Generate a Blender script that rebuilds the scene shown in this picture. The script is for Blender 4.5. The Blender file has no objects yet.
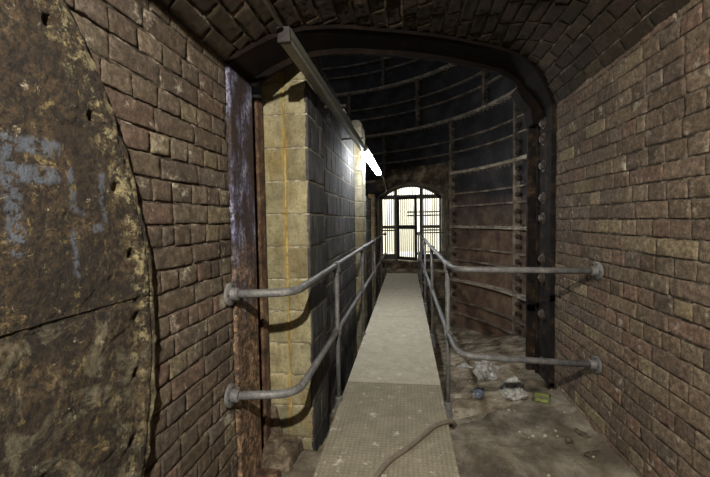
import bpy, bmesh, math, random
from mathutils import Vector, Matrix, noise
random.seed(7)
PI = math.pi
sc = bpy.context.scene
COL = sc.collection
rnd = random.uniform

# ------------------------------------------------------------ helpers
class MB:
    def __init__(s):
        s.v, s.f, s.c, s.mi = [], [], [], []
    def add(s, vs, fs, col=None):
        o = len(s.v)
        s.v.extend([tuple(p) for p in vs])
        s.f.extend([tuple(i + o for i in f) for f in fs])
        s.c.extend([col or (1, 1, 1)] * len(vs))
        return o
    def box(s, a, b, col=None):
        (x0, y0, z0), (x1, y1, z1) = a, b
        vs = [(x0,y0,z0),(x1,y0,z0),(x1,y1,z0),(x0,y1,z0),(x0,y0,z1),(x1,y0,z1),(x1,y1,z1),(x0,y1,z1)]
        s.add(vs, [(0,3,2,1),(4,5,6,7),(0,1,5,4),(1,2,6,5),(2,3,7,6),(3,0,4,7)], col)
        return s
    def hexa(s, pts, col=None):      # 4 bottom (ccw) + 4 top
        s.add(pts, [(0,3,2,1),(4,5,6,7),(0,1,5,4),(1,2,6,5),(2,3,7,6),(3,0,4,7)], col)
        return s
    def bar(s, p, q, w, h, up=(0,0,1), col=None):
        p, q = Vector(p), Vector(q); d = (q - p).normalized(); up = Vector(up)
        if abs(d.dot(up)) > .95: up = Vector((0,1,0))
        r = d.cross(up).normalized(); u = r.cross(d)
        vs = []
        for c in (p, q):
            for a, b in ((-1,-1),(1,-1),(1,1),(-1,1)):
                vs.append(c + r*a*w/2 + u*b*h/2)
        s.add(vs, [(0,1,2,3),(7,6,5,4),(0,4,5,1),(1,5,6,2),(2,6,7,3),(3,7,4,0)], col)
        return s
    def tube(s, path, r, n=14, cap=True, closed=False):
        path = [Vector(p) for p in path]; m = len(path)
        rr = r if isinstance(r, (list, tuple)) else [r]*m
        prev = None; vs = []
        for i, p in enumerate(path):
            a = path[max(i-1, 0)]; b = path[min(i+1, m-1)]
            t = (b - a).normalized()
            if prev is None:
                up = Vector((0,0,1)) if abs(t.z) < .9 else Vector((1,0,0))
                x = t.cross(up).normalized()
            else:
                x = (prev - t*prev.dot(t)).normalized()
            prev = x; y = t.cross(x)
            for k in range(n):
                an = 2*PI*k/n
                vs.append(p + (x*math.cos(an) + y*math.sin(an))*rr[i])
        fs = []
        for i in range(m-1):
            for k in range(n):
                k2 = (k+1) % n
                fs.append((i*n+k, i*n+k2, (i+1)*n+k2, (i+1)*n+k))
        if cap:
            fs.append(tuple(range(n-1, -1, -1))); fs.append(tuple((m-1)*n+k for k in range(n)))
        s.add(vs, fs); return s
    def lathe(s, org, axis, prof, n=20):      # prof: list of (radius, height)
        org = Vector(org); axis = Vector(axis).normalized()
        x = axis.orthogonal().normalized(); y = axis.cross(x)
        vs = []; fs = []
        for r, h in prof:
            for k in range(n):
                a = 2*PI*k/n
                vs.append(org + axis*h + (x*math.cos(a) + y*math.sin(a))*max(r, 1e-5))
        for i in range(len(prof)-1):
            for k in range(n):
                k2 = (k+1) % n
                fs.append((i*n+k, i*n+k2, (i+1)*n+k2, (i+1)*n+k))
        fs.append(tuple(range(n-1, -1, -1))); fs.append(tuple((len(prof)-1)*n+k for k in range(n)))
        s.add(vs, fs); return s
    def build(s, name, mat, parent=None, smooth=False, bevel=0, seg=2, auto=None):
        me = bpy.data.meshes.new(name)
        me.from_pydata(s.v, [], s.f); me.update()
        ca = me.color_attributes.new('tint', 'FLOAT_COLOR', 'POINT')
        flat = []
        for c in s.c: flat.extend((c[0], c[1], c[2], 1))
        ca.data.foreach_set('color', flat)
        if smooth:
            me.polygons.foreach_set('use_smooth', [True]*len(me.polygons))
        o = bpy.data.objects.new(name, me); COL.objects.link(o)
        me.materials.append(mat)
        if parent: o.parent = parent
        if bevel:
            m = o.modifiers.new('b', 'BEVEL'); m.width = bevel; m.segments = seg; m.limit_method = 'ANGLE'; m.angle_limit = .6
        if auto: 
            bm = bmesh.new(); bm.from_mesh(me); bmesh.ops.recalc_face_normals(bm, faces=bm.faces)
            for e in bm.edges:
                if len(e.link_faces) == 2 and e.calc_face_angle(0) > auto: e.smooth = False
            for f in bm.faces: f.smooth = True
            bm.to_mesh(me); bm.free()
        return o

def empty(name, loc=(0,0,0), rz=0):
    o = bpy.data.objects.new(name, None); COL.objects.link(o)
    o.location = loc; o.rotation_euler = (0,0,rz); o.empty_display_size = .05
    return o
def tag(o, label=None, cat=None, group=None, kind=None):
    if label: o['label'] = label
    if cat: o['category'] = cat
    if group: o['group'] = group
    if kind: o['kind'] = kind
    return o
def copy_tree(o, parent=None):
    c = o.copy(); COL.objects.link(c)
    if parent: c.parent = parent
    for ch in list(o.children): copy_tree(ch, c)
    return c
def N(p, s=1.0): return noise.noise(Vector(p)*s)
def FB(p, s=1.0, o=4): return noise.fractal(Vector(p)*s, .9, 2.1, o)
def smooth_path(pts, k=8):
    """round a polyline's inner corners: (point, radius) list"""
    out = [Vector(pts[0][0])]
    for i in range(1, len(pts)-1):
        p = Vector(pts[i][0]); r = pts[i][1]
        a = (Vector(pts[i-1][0]) - p).normalized(); b = (Vector(pts[i+1][0]) - p).normalized()
        p0, p1 = p + a*r, p + b*r
        for j in range(k+1):
            t = j/k
            out.append(p0*(1-t)**2 + p*2*t*(1-t) + p1*t*t)
    out.append(Vector(pts[-1][0]))
    return out

# ------------------------------------------------------------ materials
class NT:
    def __init__(s, name):
        s.m = bpy.data.materials.new(name); s.m.use_nodes = True
        s.t = s.m.node_tree; s.n = s.t.nodes; s.l = s.t.links
        s.b = s.n['Principled BSDF']
        s.g = s.n.new('ShaderNodeNewGeometry')
    def link(s, a, b): s.l.new(a, b)
    def pos(s): return s.g.outputs['Position']
    def mapped(s, scale=(1,1,1)):
        m = s.n.new('ShaderNodeMapping'); m.inputs['Scale'].default_value = scale
        s.link(s.pos(), m.inputs['Vector']); return m.outputs[0]
    def noise(s, sc_, det=6, rough=.6, vec=None, dist=0):
        x = s.n.new('ShaderNodeTexNoise'); x.inputs['Scale'].default_value = sc_
        x.inputs['Detail'].default_value = det; x.inputs['Roughness'].default_value = rough
        x.inputs['Distortion'].default_value = dist
        s.link(vec or s.pos(), x.inputs['Vector'])
        r = s.n.new('ShaderNodeMapRange'); r.inputs[1].default_value = .24; r.inputs[2].default_value = .76
        s.link(x.outputs['Fac'], r.inputs[0]); return r.outputs[0]
    def ramp(s, fac, stops):
        r = s.n.new('ShaderNodeValToRGB'); e = r.color_ramp.elements
        while len(e) < len(stops): e.new(.5)
        for i, (p, c) in enumerate(stops):
            e[i].position = p; e[i].color = (c if not isinstance(c, (int, float)) else (c, c, c)) + (1,) if not isinstance(c, (int, float)) else (c, c, c, 1)
        s.link(fac, r.inputs[0]); return r.outputs[0]
    def mix(s, fac, a, b, mode='MIX'):
        m = s.n.new('ShaderNodeMix'); m.data_type = 'RGBA'; m.blend_type = mode
        for v, k in ((fac, 0), (a, 6), (b, 7)):
            if hasattr(v, 'is_output'): s.link(v, m.inputs[k])
            elif isinstance(v, (int, float)): m.inputs[k].default_value = v
            else: m.inputs[k].default_value = tuple(v) + (1,)
        return m.outputs[2]
    def math(s, op, a, b=0):
        m = s.n.new('ShaderNodeMath'); m.operation = op
        for v, k in ((a, 0), (b, 1)):
            if hasattr(v, 'is_output'): s.link(v, m.inputs[k])
            else: m.inputs[k].default_value = v
        return m.outputs[0]
    def sep(s):
        x = s.n.new('ShaderNodeSeparateXYZ'); s.link(s.pos(), x.inputs[0]); return x.outputs
    def attr(s, nm='tint'):
        a = s.n.new('ShaderNodeAttribute'); a.attribute_name = nm; return a.outputs['Color']
    def bump(s, h, strength=.5, dist=.01):
        b = s.n.new('ShaderNodeBump'); b.inputs['Strength'].default_value = strength
        b.inputs['Distance'].default_value = dist
        s.link(h, b.inputs['Height']); s.link(b.outputs[0], s.b.inputs['Normal'])
    def fin(s, col, rough=.8, metal=0, spec=.5):
        for v, k in ((col, 'Base Color'), (rough, 'Roughness'), (metal, 'Metallic')):
            if hasattr(v, 'is_output'): s.link(v, s.b.inputs[k])
            elif isinstance(v, (int, float)): s.b.inputs[k].default_value = v
            else: s.b.inputs[k].default_value = tuple(v) + (1,)
        s.b.inputs['Specular IOR Level'].default_value = spec
        return s.m

def m_brick(name, grime=(.02,.015,.01), lime=(.42,.38,.30), gr=(.6,.95), li=(.66,.78), moss=None):
    t = NT(name)
    c = t.attr()
    f1 = t.noise(34, 10, .85)
    c = t.mix(1, c, t.ramp(f1, [(.18, .22), (.5, .85), (.82, 2.0)]), 'MULTIPLY')
    c = t.mix(t.ramp(t.noise(95, 6, .75), [(.6, 0), (.85, .8)]), c, (.022,.016,.012))
    c = t.mix(t.ramp(t.noise(60, 8, .8, dist=.6), [(.7, 0), (.82, .55)]), c, (.33,.28,.21))
    c = t.mix(t.ramp(t.noise(3.2, 7, .65), [(gr[0], 0), (gr[1], .75)]), c, grime)
    c = t.mix(t.ramp(t.noise(9, 10, .75), [(li[0], 0), (li[1], .8)]), c, lime)
    if moss:
        c = t.mix(t.ramp(t.noise(5, 8, .7), [(.45, 0), (.62, .8)]), c, moss)
    t.bump(t.mix(.5, t.noise(60, 8, .8), t.noise(220, 4, .7)), 1, .012)
    return t.fin(c, .85, spec=.2)
M = {}
M['brick'] = m_brick('brick')
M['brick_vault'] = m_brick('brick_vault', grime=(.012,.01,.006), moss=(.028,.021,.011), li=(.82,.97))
def m_mortar():
    t = NT('mortar'); c = t.ramp(t.noise(14, 8, .7), [(.3, (.03,.024,.018)), (.5, (.06,.048,.036)), (.66, (.17,.14,.11)), (.8, (.3,.27,.22))])
    t.bump(t.noise(90, 8, .8), 1, .006); return t.fin(c, .95, spec=.15)
M['mortar'] = m_mortar()
def m_block(name, lo, hi, stain, streak=.6):
    t = NT(name)
    c = t.mix(1, t.attr(), t.ramp(t.noise(7, 8, .65), [(.25, lo), (.75, hi)]), 'MULTIPLY')
    c = t.mix(t.ramp(t.noise(4, 7, .7, t.mapped((3,3,.6))), [(.5, 0), (.72, streak)]), c, stain)
    c = t.mix(t.ramp(t.noise(55, 5, .7), [(.55, 0), (.75, .5)]), c, (.06,.05,.035))
    if streak == .6:
        d = t.math('ABSOLUTE', t.math('ADD', t.sep()[0], .757))
        mr = t.n.new('ShaderNodeMapRange'); t.link(t.math('ADD', d, t.math('MULTIPLY', t.noise(9, 7, .7, t.mapped((1,1,.5))), .05)), mr.inputs[0])
        mr.inputs[1].default_value = .042; mr.inputs[2].default_value = .026
        c = t.mix(t.math('MULTIPLY', mr.outputs[0], .75), c, (.27,.19,.06))
    t.bump(t.mix(.5, t.noise(45, 8, .75), t.noise(200, 3, .6)), .8, .008)
    return t.fin(c, .85, spec=.25)
M['block'] = m_block('pale_block', (.62,.6,.5), (1.25,1.2,1.05), (.17,.12,.04))
M['block_dark'] = m_block('dark_block', (.5,.5,.52), (1.4,1.4,1.4), (.015,.015,.02), .8)
def m_pointing():
    t = NT('yellow_pointing'); c = t.ramp(t.noise(20, 6, .7), [(.35, (.2,.13,.04)), (.6, (.38,.28,.11)), (.75, (.5,.46,.36))])
    t.bump(t.noise(70, 6, .7), 1, .008); return t.fin(c, .9, spec=.2)
M['pointing'] = m_pointing()
def m_joint():
    t = NT('block_joints')
    x = t.sep()[0]
    d = t.math('ABSOLUTE', t.math('ADD', x, .757))
    mr = t.n.new('ShaderNodeMapRange'); t.link(t.math('ADD', d, t.math('MULTIPLY', t.noise(12, 6, .7), .03)), mr.inputs[0])
    mr.inputs[1].default_value = .05; mr.inputs[2].default_value = .02
    c = t.mix(mr.outputs[0], t.ramp(t.noise(20, 6, .7), [(.35, (.13,.115,.08)), (.65, (.34,.31,.23))]), t.ramp(t.noise(18, 6, .7), [(.35, (.18,.12,.035)), (.65, (.34,.26,.10))]))
    t.bump(t.noise(70, 6, .7), .8, .005); return t.fin(c, .9, spec=.2)
M['joint'] = m_joint()

def m_rust(name, cols, scale=8, rough=.75, bump=.8, metal=.0, bs=60, dk=.7):
    t = NT(name)
    c = t.ramp(t.noise(scale, 10, .72, dist=.4), cols)
    c = t.mix(t.ramp(t.noise(scale*9, 5, .7), [(.55, 0), (.8, dk)]), c, (.012,.008,.006))
    t.bump(t.mix(.4, t.noise(bs, 8, .75), t.noise(bs*4, 4, .7)), bump, .006)
    return t.fin(c, rough, metal, spec=.35 if rough < .84 else .12)
def m_bulkhead():
    t = NT('flaking_iron')
    z = t.sep()
    base = t.ramp(t.noise(5, 12, .75, dist=.6), [(.15, (.008,.005,.003)), (.42, (.03,.018,.009)), (.62, (.06,.038,.018)), (.8, (.12,.085,.04)), (.95, (.26,.21,.11))])
    fl = t.noise(11, 12, .8, t.mapped((1,1,.7)), dist=1.2)
    c = t.mix(t.ramp(fl, [(.60, 0), (.69, .85)]), base, (.22,.165,.07))
    c = t.mix(t.ramp(t.noise(20, 10, .8, dist=.8), [(.70, 0), (.77, .85)]), c, (.40,.36,.26))
    c = t.mix(t.ramp(t.noise(60, 8, .75), [(.42, 0), (.62, .9)]), c, (.006,.004,.003))
    # lower half paler and limier
    zz = t.n.new('ShaderNodeMapRange'); t.link(z[2], zz.inputs[0])
    zz.inputs[1].default_value = 1.22; zz.inputs[2].default_value = 1.20
    lo = t.math('MULTIPLY', zz.outputs[0], t.ramp(t.noise(7, 10, .75, dist=.8), [(.5, 0), (.68, .6)]))
    c = t.mix(lo, c, (.2,.18,.12))
    # blue-grey paint strokes ride on the vertex attribute
    a = t.n.new('ShaderNodeAttribute'); a.attribute_name = 'tint'
    sx = t.n.new('ShaderNodeSeparateColor'); t.link(a.outputs['Color'], sx.inputs[0])
    paint = t.math('MULTIPLY', sx.outputs[0], t.ramp(t.noise(38, 8, .75), [(.40, .0), (.52, .95)]))
    c = t.mix(paint, c, (.085,.098,.125))
    lime = t.math('MULTIPLY', sx.outputs[1], t.ramp(t.noise(26, 10, .8), [(.52, 0), (.66, .85)]))
    c = t.mix(lime, c, (.36,.31,.17))
    t.bump(t.mix(.45, t.noise(38, 10, .8), t.noise(150, 5, .75)), 1, .014)
    return t.fin(c, .72, spec=.35)
M['bulkhead'] = m_bulkhead()
def m_column():
    t = NT('painted_rusty_iron')
    z = t.sep()[2]
    zn = t.math('ADD', z, t.math('MULTIPLY', t.noise(6, 8, .7), 1.1))
    rust = t.ramp(t.noise(14, 10, .75), [(.25, (.03,.017,.010)), (.5, (.13,.08,.048)), (.68, (.34,.22,.14)), (.85, (.42,.31,.21))])
    up = t.ramp(t.noise(10, 10, .75, t.mapped((1,1,.35))), [(.35, (.035,.022,.02)), (.5, (.05,.04,.06)), (.6, (.13,.13,.22)), (.75, (.3,.3,.36))])
    mr = t.n.new('ShaderNodeMapRange'); t.link(zn, mr.inputs[0]); mr.inputs[1].default_value = 1.45; mr.inputs[2].default_value = 1.95
    c = t.mix(mr.outputs[0], rust, up)
    c = t.mix(t.ramp(t.noise(45, 6, .7), [(.5, 0), (.62, .85)]), c, (.015,.01,.007))
    t.bump(t.noise(55, 8, .75), .8, .006); return t.fin(c, .65, spec=.4)
M['column'] = m_column()
M['frame_dark'] = m_rust('black_iron', [(.3, (.005,.0045,.005)), (.5, (.012,.010,.009)), (.66, (.03,.019,.012)), (.85, (.09,.06,.04))], 9, .85)
M['arch_rust'] = m_rust('arch_rust', [(.3, (.003,.0025,.0022)), (.6, (.007,.004,.003)), (.9, (.02,.011,.007))], 9, .9)
M['post_rust'] = m_rust('brown_rust', [(.3, (.03,.015,.01)), (.55, (.09,.05,.03)), (.75, (.2,.13,.08))], 10, .8)
M['foot'] = m_rust('foot_rust', [(.3, (.035,.025,.018)), (.55, (.1,.075,.05)), (.75, (.22,.18,.13))], 12, .8)
def m_shaft():
    t = NT('cast_iron_lining')
    z = t.sep()[2]
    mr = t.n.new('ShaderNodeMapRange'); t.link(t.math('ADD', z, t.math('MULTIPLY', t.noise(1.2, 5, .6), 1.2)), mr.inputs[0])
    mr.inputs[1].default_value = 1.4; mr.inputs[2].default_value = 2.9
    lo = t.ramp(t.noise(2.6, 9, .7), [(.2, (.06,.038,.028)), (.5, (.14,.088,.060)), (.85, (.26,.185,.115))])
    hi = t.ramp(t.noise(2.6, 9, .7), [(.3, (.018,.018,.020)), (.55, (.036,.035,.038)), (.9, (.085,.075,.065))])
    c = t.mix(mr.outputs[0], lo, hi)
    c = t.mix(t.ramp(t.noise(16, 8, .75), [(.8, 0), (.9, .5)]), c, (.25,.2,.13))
    t.bump(t.noise(22, 8, .7), .6, .02); return t.fin(c, .6, spec=.4)
M['shaft'] = m_shaft()
M['flange'] = m_rust('limed_flange', [(.25, (.16,.13,.10)), (.5, (.34,.29,.22)), (.75, (.55,.49,.39))], 6, .8, dk=.3)
M['rib'] = m_rust('rib_iron', [(.3, (.08,.063,.048)), (.5, (.17,.135,.10)), (.72, (.32,.26,.2))], 4, .7, dk=.25)
M['bolt'] = m_rust('bolt_iron', [(.3, (.02,.015,.012)), (.6, (.06,.045,.035)), (.8, (.13,.1,.08))], 20, .5)
def m_galv():
    t = NT('galvanised_pipe')
    c = t.ramp(t.noise(18, 8, .7), [(.3, (.075,.075,.08)), (.6, (.125,.124,.124)), (.85, (.20,.195,.185))])
    c = t.mix(t.ramp(t.noise(90, 4, .6), [(.58, 0), (.7, .5)]), c, (.05,.045,.04))
    t.bump(t.noise(150, 4, .6), .15, .002); return t.fin(c, .6, .12)
M['galv'] = m_galv()
def m_floor(name, a, b, c3, wet=.9, rubble=1.0):
    t = NT(name)
    c = t.ramp(t.noise(3.5, 10, .7, dist=.3), [(.3, a), (.52, b), (.74, c3)])
    c = t.mix(t.ramp(t.noise(42, 8, .8), [(.66, 0), (.8, .6)]), c, (.36,.33,.27))
    c = t.mix(t.ramp(t.noise(18, 8, .75), [(.66, 0), (.85, .7)]), c, (.035,.028,.02))
    t.bump(t.mix(.5, t.noise(30, 10, .8), t.noise(140, 4, .7)), rubble, .012)
    return t.fin(c, wet, spec=.25)
M['floor'] = m_floor('dusty_floor', (.08,.065,.048), (.15,.128,.098), (.26,.235,.19))
M['rubble'] = m_floor('rubble_ground', (.10,.075,.05), (.22,.18,.125), (.38,.33,.25))
def m_deck(name, base, hi, att):
    t = NT(name)
    c = t.mix(att, t.ramp(t.noise(7, 10, .8), [(.05, base), (.95, hi)]), t.attr(), 'MULTIPLY')
    c = t.mix(t.ramp(t.noise(60, 6, .7), [(.55, 0), (.72, .35)]), c, (.10,.09,.07))
    c = t.mix(t.ramp(t.noise(9, 9, .75), [(.66, 0), (.78, .6)]), c, (.55,.52,.46))
    t.bump(t.noise(110, 6, .7), .4, .004); return t.fin(c, .75, spec=.3)
M['deck'] = m_deck('dusty_deck', (.24,.215,.16), (.42,.385,.30), .15)
M['check'] = m_deck('chequer_plate', (.115,.104,.075), (.24,.215,.158), 1.0)
M['dark'] = m_rust('dark_steel', [(.3, (.012,.011,.012)), (.7, (.04,.036,.033))], 8, .6)
def plain(name, col, rough=.6, metal=0, em=None, es=0, nz=0):
    t = NT(name)
    c = t.mix(t.ramp(t.noise(30, 6, .7), [(.4, 0), (.7, nz)]), col, tuple(x*.4 for x in col)) if nz else col
    t.fin(c, rough, metal)
    if em:
        t.b.inputs['Emission Color'].default_value = tuple(em) + (1,); t.b.inputs['Emission Strength'].default_value = es
    return t.m
M['batten'] = plain('grey_batten', (.11,.11,.095), .55, .1, nz=.5)
M['diffuser'] = plain('unlit_diffuser', (.16,.16,.135), .4, nz=.4)
M['tube_lit'] = plain('lit_tube', (1,1,1), .5, em=(.95,.98,1), es=95)
M['black'] = plain('black_plastic', (.015,.015,.015), .5)
M['conduit'] = plain('grey_conduit', (.25,.25,.23), .5, .2, nz=.5)
M['hose'] = plain('brown_hose', (.13,.105,.08), .7, nz=.5)
M['gate'] = plain('gate_steel', (.05,.047,.043), .55, .3, nz=.5)
M['gatebar'] = plain('gate_bar_steel', (.12,.105,.08), .5, .3, nz=.4)
M['white_wall'] = plain('white_render', (.8,.79,.72), .9, nz=.15)
M['bag'] = plain('dirty_white_plastic', (.36,.36,.35), .35, nz=1.0)
M['green'] = plain('green_carton', (.06,.08,.035), .5, nz=.7)
M['yellow'] = plain('yellow_carton', (.22,.23,.07), .5, nz=.8)
M['blue'] = plain('dull_blue_plastic', (.12,.14,.2), .4, nz=.7)
M['stone'] = plain('grey_stone', (.14,.12,.09), .9, nz=.8)
M['palestone'] = plain('pale_stone', (.34,.31,.25), .9, nz=.6)
def m_masonry():
    t = NT('old_masonry')
    c = t.ramp(t.noise(4, 9, .7), [(.3, (.035,.027,.018)), (.55, (.1,.078,.05)), (.75, (.24,.2,.14))])
    t.bump(t.noise(20, 8, .75), .9, .02); return t.fin(c, .9, spec=.2)
M['masonry'] = m_masonry()

# ------------------------------------------------------------ layout
XL, XR, YB = -.86, 1.23, -3.2
def Yp(x): return 1.76 + (x + .86)*.775            # oblique mouth of the tunnel
CX, CY, RS = -2.5, 6.25, 4.75                       # iron shaft
PROF = [(-.86,2.22),(-.80,2.29),(-.74,2.345),(-.65,2.42),(-.53,2.485),(-.41,2.53),(-.3,2.56),(-.03,2.615),(.16,2.65),
        (.34,2.675),(.6,2.70),(.80,2.71),(.93,2.69),(1.03,2.64),(1.12,2.555),(1.18,2.47),(1.23,2.37)]
PL = [0]
for i in range(1, len(PROF)): PL.append(PL[-1] + math.dist(PROF[i], PROF[i-1]))
def prof(s):
    s = max(0, min(PL[-1]-1e-6, s))
    i = next(k for k in range(1, len(PL)) if PL[k] >= s) - 1
    t = (s - PL[i])/(PL[i+1]-PL[i])
    x = PROF[i][0]*(1-t) + PROF[i+1][0]*t; z = PROF[i][1]*(1-t) + PROF[i+1][1]*t
    dx, dz = PROF[i+1][0]-PROF[i][0], PROF[i+1][1]-PROF[i][1]; L = math.hypot(dx, dz)
    return x, z, dz/L, -dx/L              # normal pointing into the tunnel
def ground(x, y):
    t = (y - Yp(x))*.79
    if x < .2: t = (y - max(Yp(x), 2.32))*.79
    if t < 0: z = 0.
    else: z = -.05*min(1, t/.05) - .27*t
    r = math.hypot(x-CX, y-CY)
    return max(z, -1.08)

# ------------------------------------------------------------ bricks
PAL = [(.165,.122,.085),(.15,.108,.078),(.185,.140,.098),(.155,.115,.085),(.13,.094,.07),(.24,.19,.12),(.18,.12,.088),(.145,.112,.088),(.20,.155,.11),(.14,.105,.08),(.17,.125,.09)]
def one_brick(mb, fr, u0, u1, v0, v1, d, col, fine=True, rough=.0025, jit=.003):
    L, Hh = u1-u0, v1-v0
    if L < .02: return
    e = min(.004, L*.2)
    if fine:
        nu = max(1, round(L/.018)); us = [0, e] + [e + (L-2*e)*k/nu for k in range(1, nu)] + [L-e, L]
        nv = max(1, round(Hh/.016)); vs_ = [0, e] + [e + (Hh-2*e)*k/nv for k in range(1, nv)] + [Hh-e, Hh]
    else:
        us = [0, e, L-e, L]; vs_ = [0, e, Hh-e, Hh]
    a = [(rnd(-jit, jit), rnd(-jit, jit)) for _ in range(4)]
    dd = d + rnd(-.002, .002)
    tilt = (rnd(-.0015, .0015), rnd(-.0012, .0012))
    nuu, nvv = len(us), len(vs_)
    V = []
    for j, v in enumerate(vs_):
        for i, u in enumerate(us):
            s, t = u/L, v/Hh
            ju = (a[0][0]*(1-s)*(1-t) + a[1][0]*s*(1-t) + a[2][0]*s*t + a[3][0]*(1-s)*t)
            jv = (a[0][1]*(1-s)*(1-t) + a[1][1]*s*(1-t) + a[2][1]*s*t + a[3][1]*(1-s)*t)
            edge = i in (0, nuu-1) or j in (0, nvv-1)
            w = dd + tilt[0]*(s-.5)*2 + tilt[1]*(t-.5)*2 - (.0028 if edge else 0)
            if fine:
                P = fr(u0+u, v0+v, 0)
                n = FB(P, 45, 4)*rough*1.1 + N(P, 9)*rough
                w += n
                if edge: ju += N(P, 60)*.003; jv += N(P + Vector((3,3,3)), 60)*.003
                if edge and N(P, 14) > .25: w -= .004
            V.append(fr(u0+u+ju, v0+v+jv, w))
    ring = [i for i in range(nuu)] + [j*nuu + nuu-1 for j in range(1, nvv)] + [(nvv-1)*nuu + i for i in range(nuu-2, -1, -1)] + [j*nuu for j in range(nvv-2, 0, -1)]
    F = [(j*nuu+i, j*nuu+i+1, (j+1)*nuu+i+1, (j+1)*nuu+i) for j in range(nvv-1) for i in range(nuu-1)]
    base = len(V)
    for k in ring:
        i, j = k % nuu, k // nuu
        V.append(fr(u0+us[i], v0+vs_[j], -.012))
    m = len(ring)
    for k in range(m):
        k2 = (k+1) % m
        F.append((ring[k2], ring[k], base+k, base+k2))
    mb.add(V, F, col)
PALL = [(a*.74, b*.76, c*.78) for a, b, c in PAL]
def tone(pal, s=.16):
    c = random.choice(pal); k = rnd(1-s, 1+s); return tuple(x*k for x in c)

def brick_wall(X, sgn, y0, y1, z0, z1, finefrom, skip=None, CO=.075, pal=PAL):
    kk = CO/.075
    mb = MB()
    fr = lambda u, v, w: Vector((X + sgn*(w-.010), u, v))
    r = 0; z = z0
    while z < z1 - .03:
        hgt = CO - .0085
        stretch = r % 2 == 0
        step = (.225 if stretch else .1125)*kk
        y = y0 - (0 if stretch else .056) - rnd(0, .02)
        while y < y1:
            st = step*rnd(.93, 1.06)
            if random.random() < .06: st *= .55
            a, b = max(y, y0), min(y+st-.008, y1)
            if b - a > .03 and not (skip and skip((a+b)/2, z)):
                top = min(z+hgt, z1)
                one_brick(mb, fr, a, b, z + rnd(-.001,.001), top, .010, tone(pal), (a+b)/2 > finefrom)
            y += st
        z += CO; r += 1
    return mb
def mortar_plane(fr, u0, u1, v0, v1, st=.02):
    mb = MB(); nu = max(1, int((u1-u0)/st)); nv = max(1, int((v1-v0)/st)); V = []
    for j in range(nv+1):
        for i in range(nu+1):
            u = u0 + (u1-u0)*i/nu; v = v0 + (v1-v0)*j/nv
            P = fr(u, v, 0); V.append(fr(u, v, .002 + .004*N(P, 25)))
    F = [(j*(nu+1)+i, j*(nu+1)+i+1, (j+1)*(nu+1)+i+1, (j+1)*(nu+1)+i) for j in range(nv) for i in range(nu)]
    mb.add(V, F); return mb

# disc centre for the round iron bulkhead
DY, DZ, DR = -.307, 1.13, 1.44
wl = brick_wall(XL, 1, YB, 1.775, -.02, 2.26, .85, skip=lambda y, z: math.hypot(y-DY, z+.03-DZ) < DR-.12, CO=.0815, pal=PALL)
o = wl.build('wall_left', M['brick'], smooth=True); tag(o, kind='structure')
mm = mortar_plane(lambda u, v, w: Vector((XL - .008 + w, u, v)), YB, 1.78, -.1, 2.26, .03).build('mortar', M['mortar'], o, True)
mbk = MB().box((XL-.30, YB, -.1), (XL-.02, 1.77, 2.24)).build('wall_core', M['mortar'], o)
wr = brick_wall(XR, -1, YB, 3.36, -.02, 2.40, 1.5, CO=.091)
o = wr.build('wall_right', M['brick'], smooth=True); tag(o, kind='structure')
mortar_plane(lambda u, v, w: Vector((XR + .008 - w, u, v)), YB, 3.37, -.1, 2.42, .03).build('mortar', M['mortar'], o, True)
MB().box((XR+.02, YB, -.1), (XR+.30, 3.37, 2.40)).build('wall_core', M['mortar'], o)

# vault
vb = MB()
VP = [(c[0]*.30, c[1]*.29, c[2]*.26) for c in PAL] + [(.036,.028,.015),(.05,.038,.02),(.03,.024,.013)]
s = .0; r = 0
while s < PL[-1] - .04:
    s1 = min(s + .076, PL[-1])
    sm = (s+s1)/2
    xm = prof(sm)[0]; yend = Yp(xm) - .0
    def fr(u, v, w):
        x, z, nx, nz = prof(v); return Vector((x + nx*(w-.010), u, z + nz*(w-.010)))
    y = YB - (.11 if r % 2 else 0) - rnd(0, .05)
    while y < yend:
        st = .245*rnd(.9, 1.08)
        a, b = max(y, YB), min(y+st-.012, yend)
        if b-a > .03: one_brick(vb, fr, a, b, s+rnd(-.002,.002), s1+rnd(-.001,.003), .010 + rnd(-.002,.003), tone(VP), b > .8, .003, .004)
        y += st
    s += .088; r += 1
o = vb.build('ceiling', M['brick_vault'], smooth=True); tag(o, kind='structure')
# mortar / crown core following the profile
mb = MB(); K = 60; V = []; NY = 40
for k in range(K+1):
    x, z, nx, nz = prof(PL[-1]*k/K)
    ye = Yp(x)
    for j in range(NY+1):
        y = YB + (ye-YB)*j/NY
        P = Vector((x, y, z)); w = .003 + .004*N(P, 25) - .012
        V.append((x+nx*w, y, z+nz*w))
F = [(k*(NY+1)+j, k*(NY+1)+j+1, (k+1)*(NY+1)+j+1, (k+1)*(NY+1)+j) for k in range(K) for j in range(NY)]
mb.add(V, F); mb.build('mortar', M['mortar'], o, True)
mb = MB(); V = []
for k in range(K+1):
    x, z, nx, nz = prof(PL[-1]*k/K)
    for yy in (YB, Yp(x)):
        V.append((x - nx*.03, yy, z - nz*.03)); V.append((x*1.25 - .03, yy, 3.15))
F = []
for k in range(K):
    a, b = k*4, (k+1)*4
    F += [(a, a+2, b+2, b), (a+1, b+1, b+3, a+3), (a, b, b+1, a+1), (a+2, a+3, b+3, b+2)]
mb.add(V, F); mb.build('vault_core', M['mortar'], o)
wb = MB().box((XL-.3, YB-.2, -.1), (XR+.3, YB, 3.1)).build('wall_back', M['mortar']); tag(wb, kind='structure')

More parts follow.
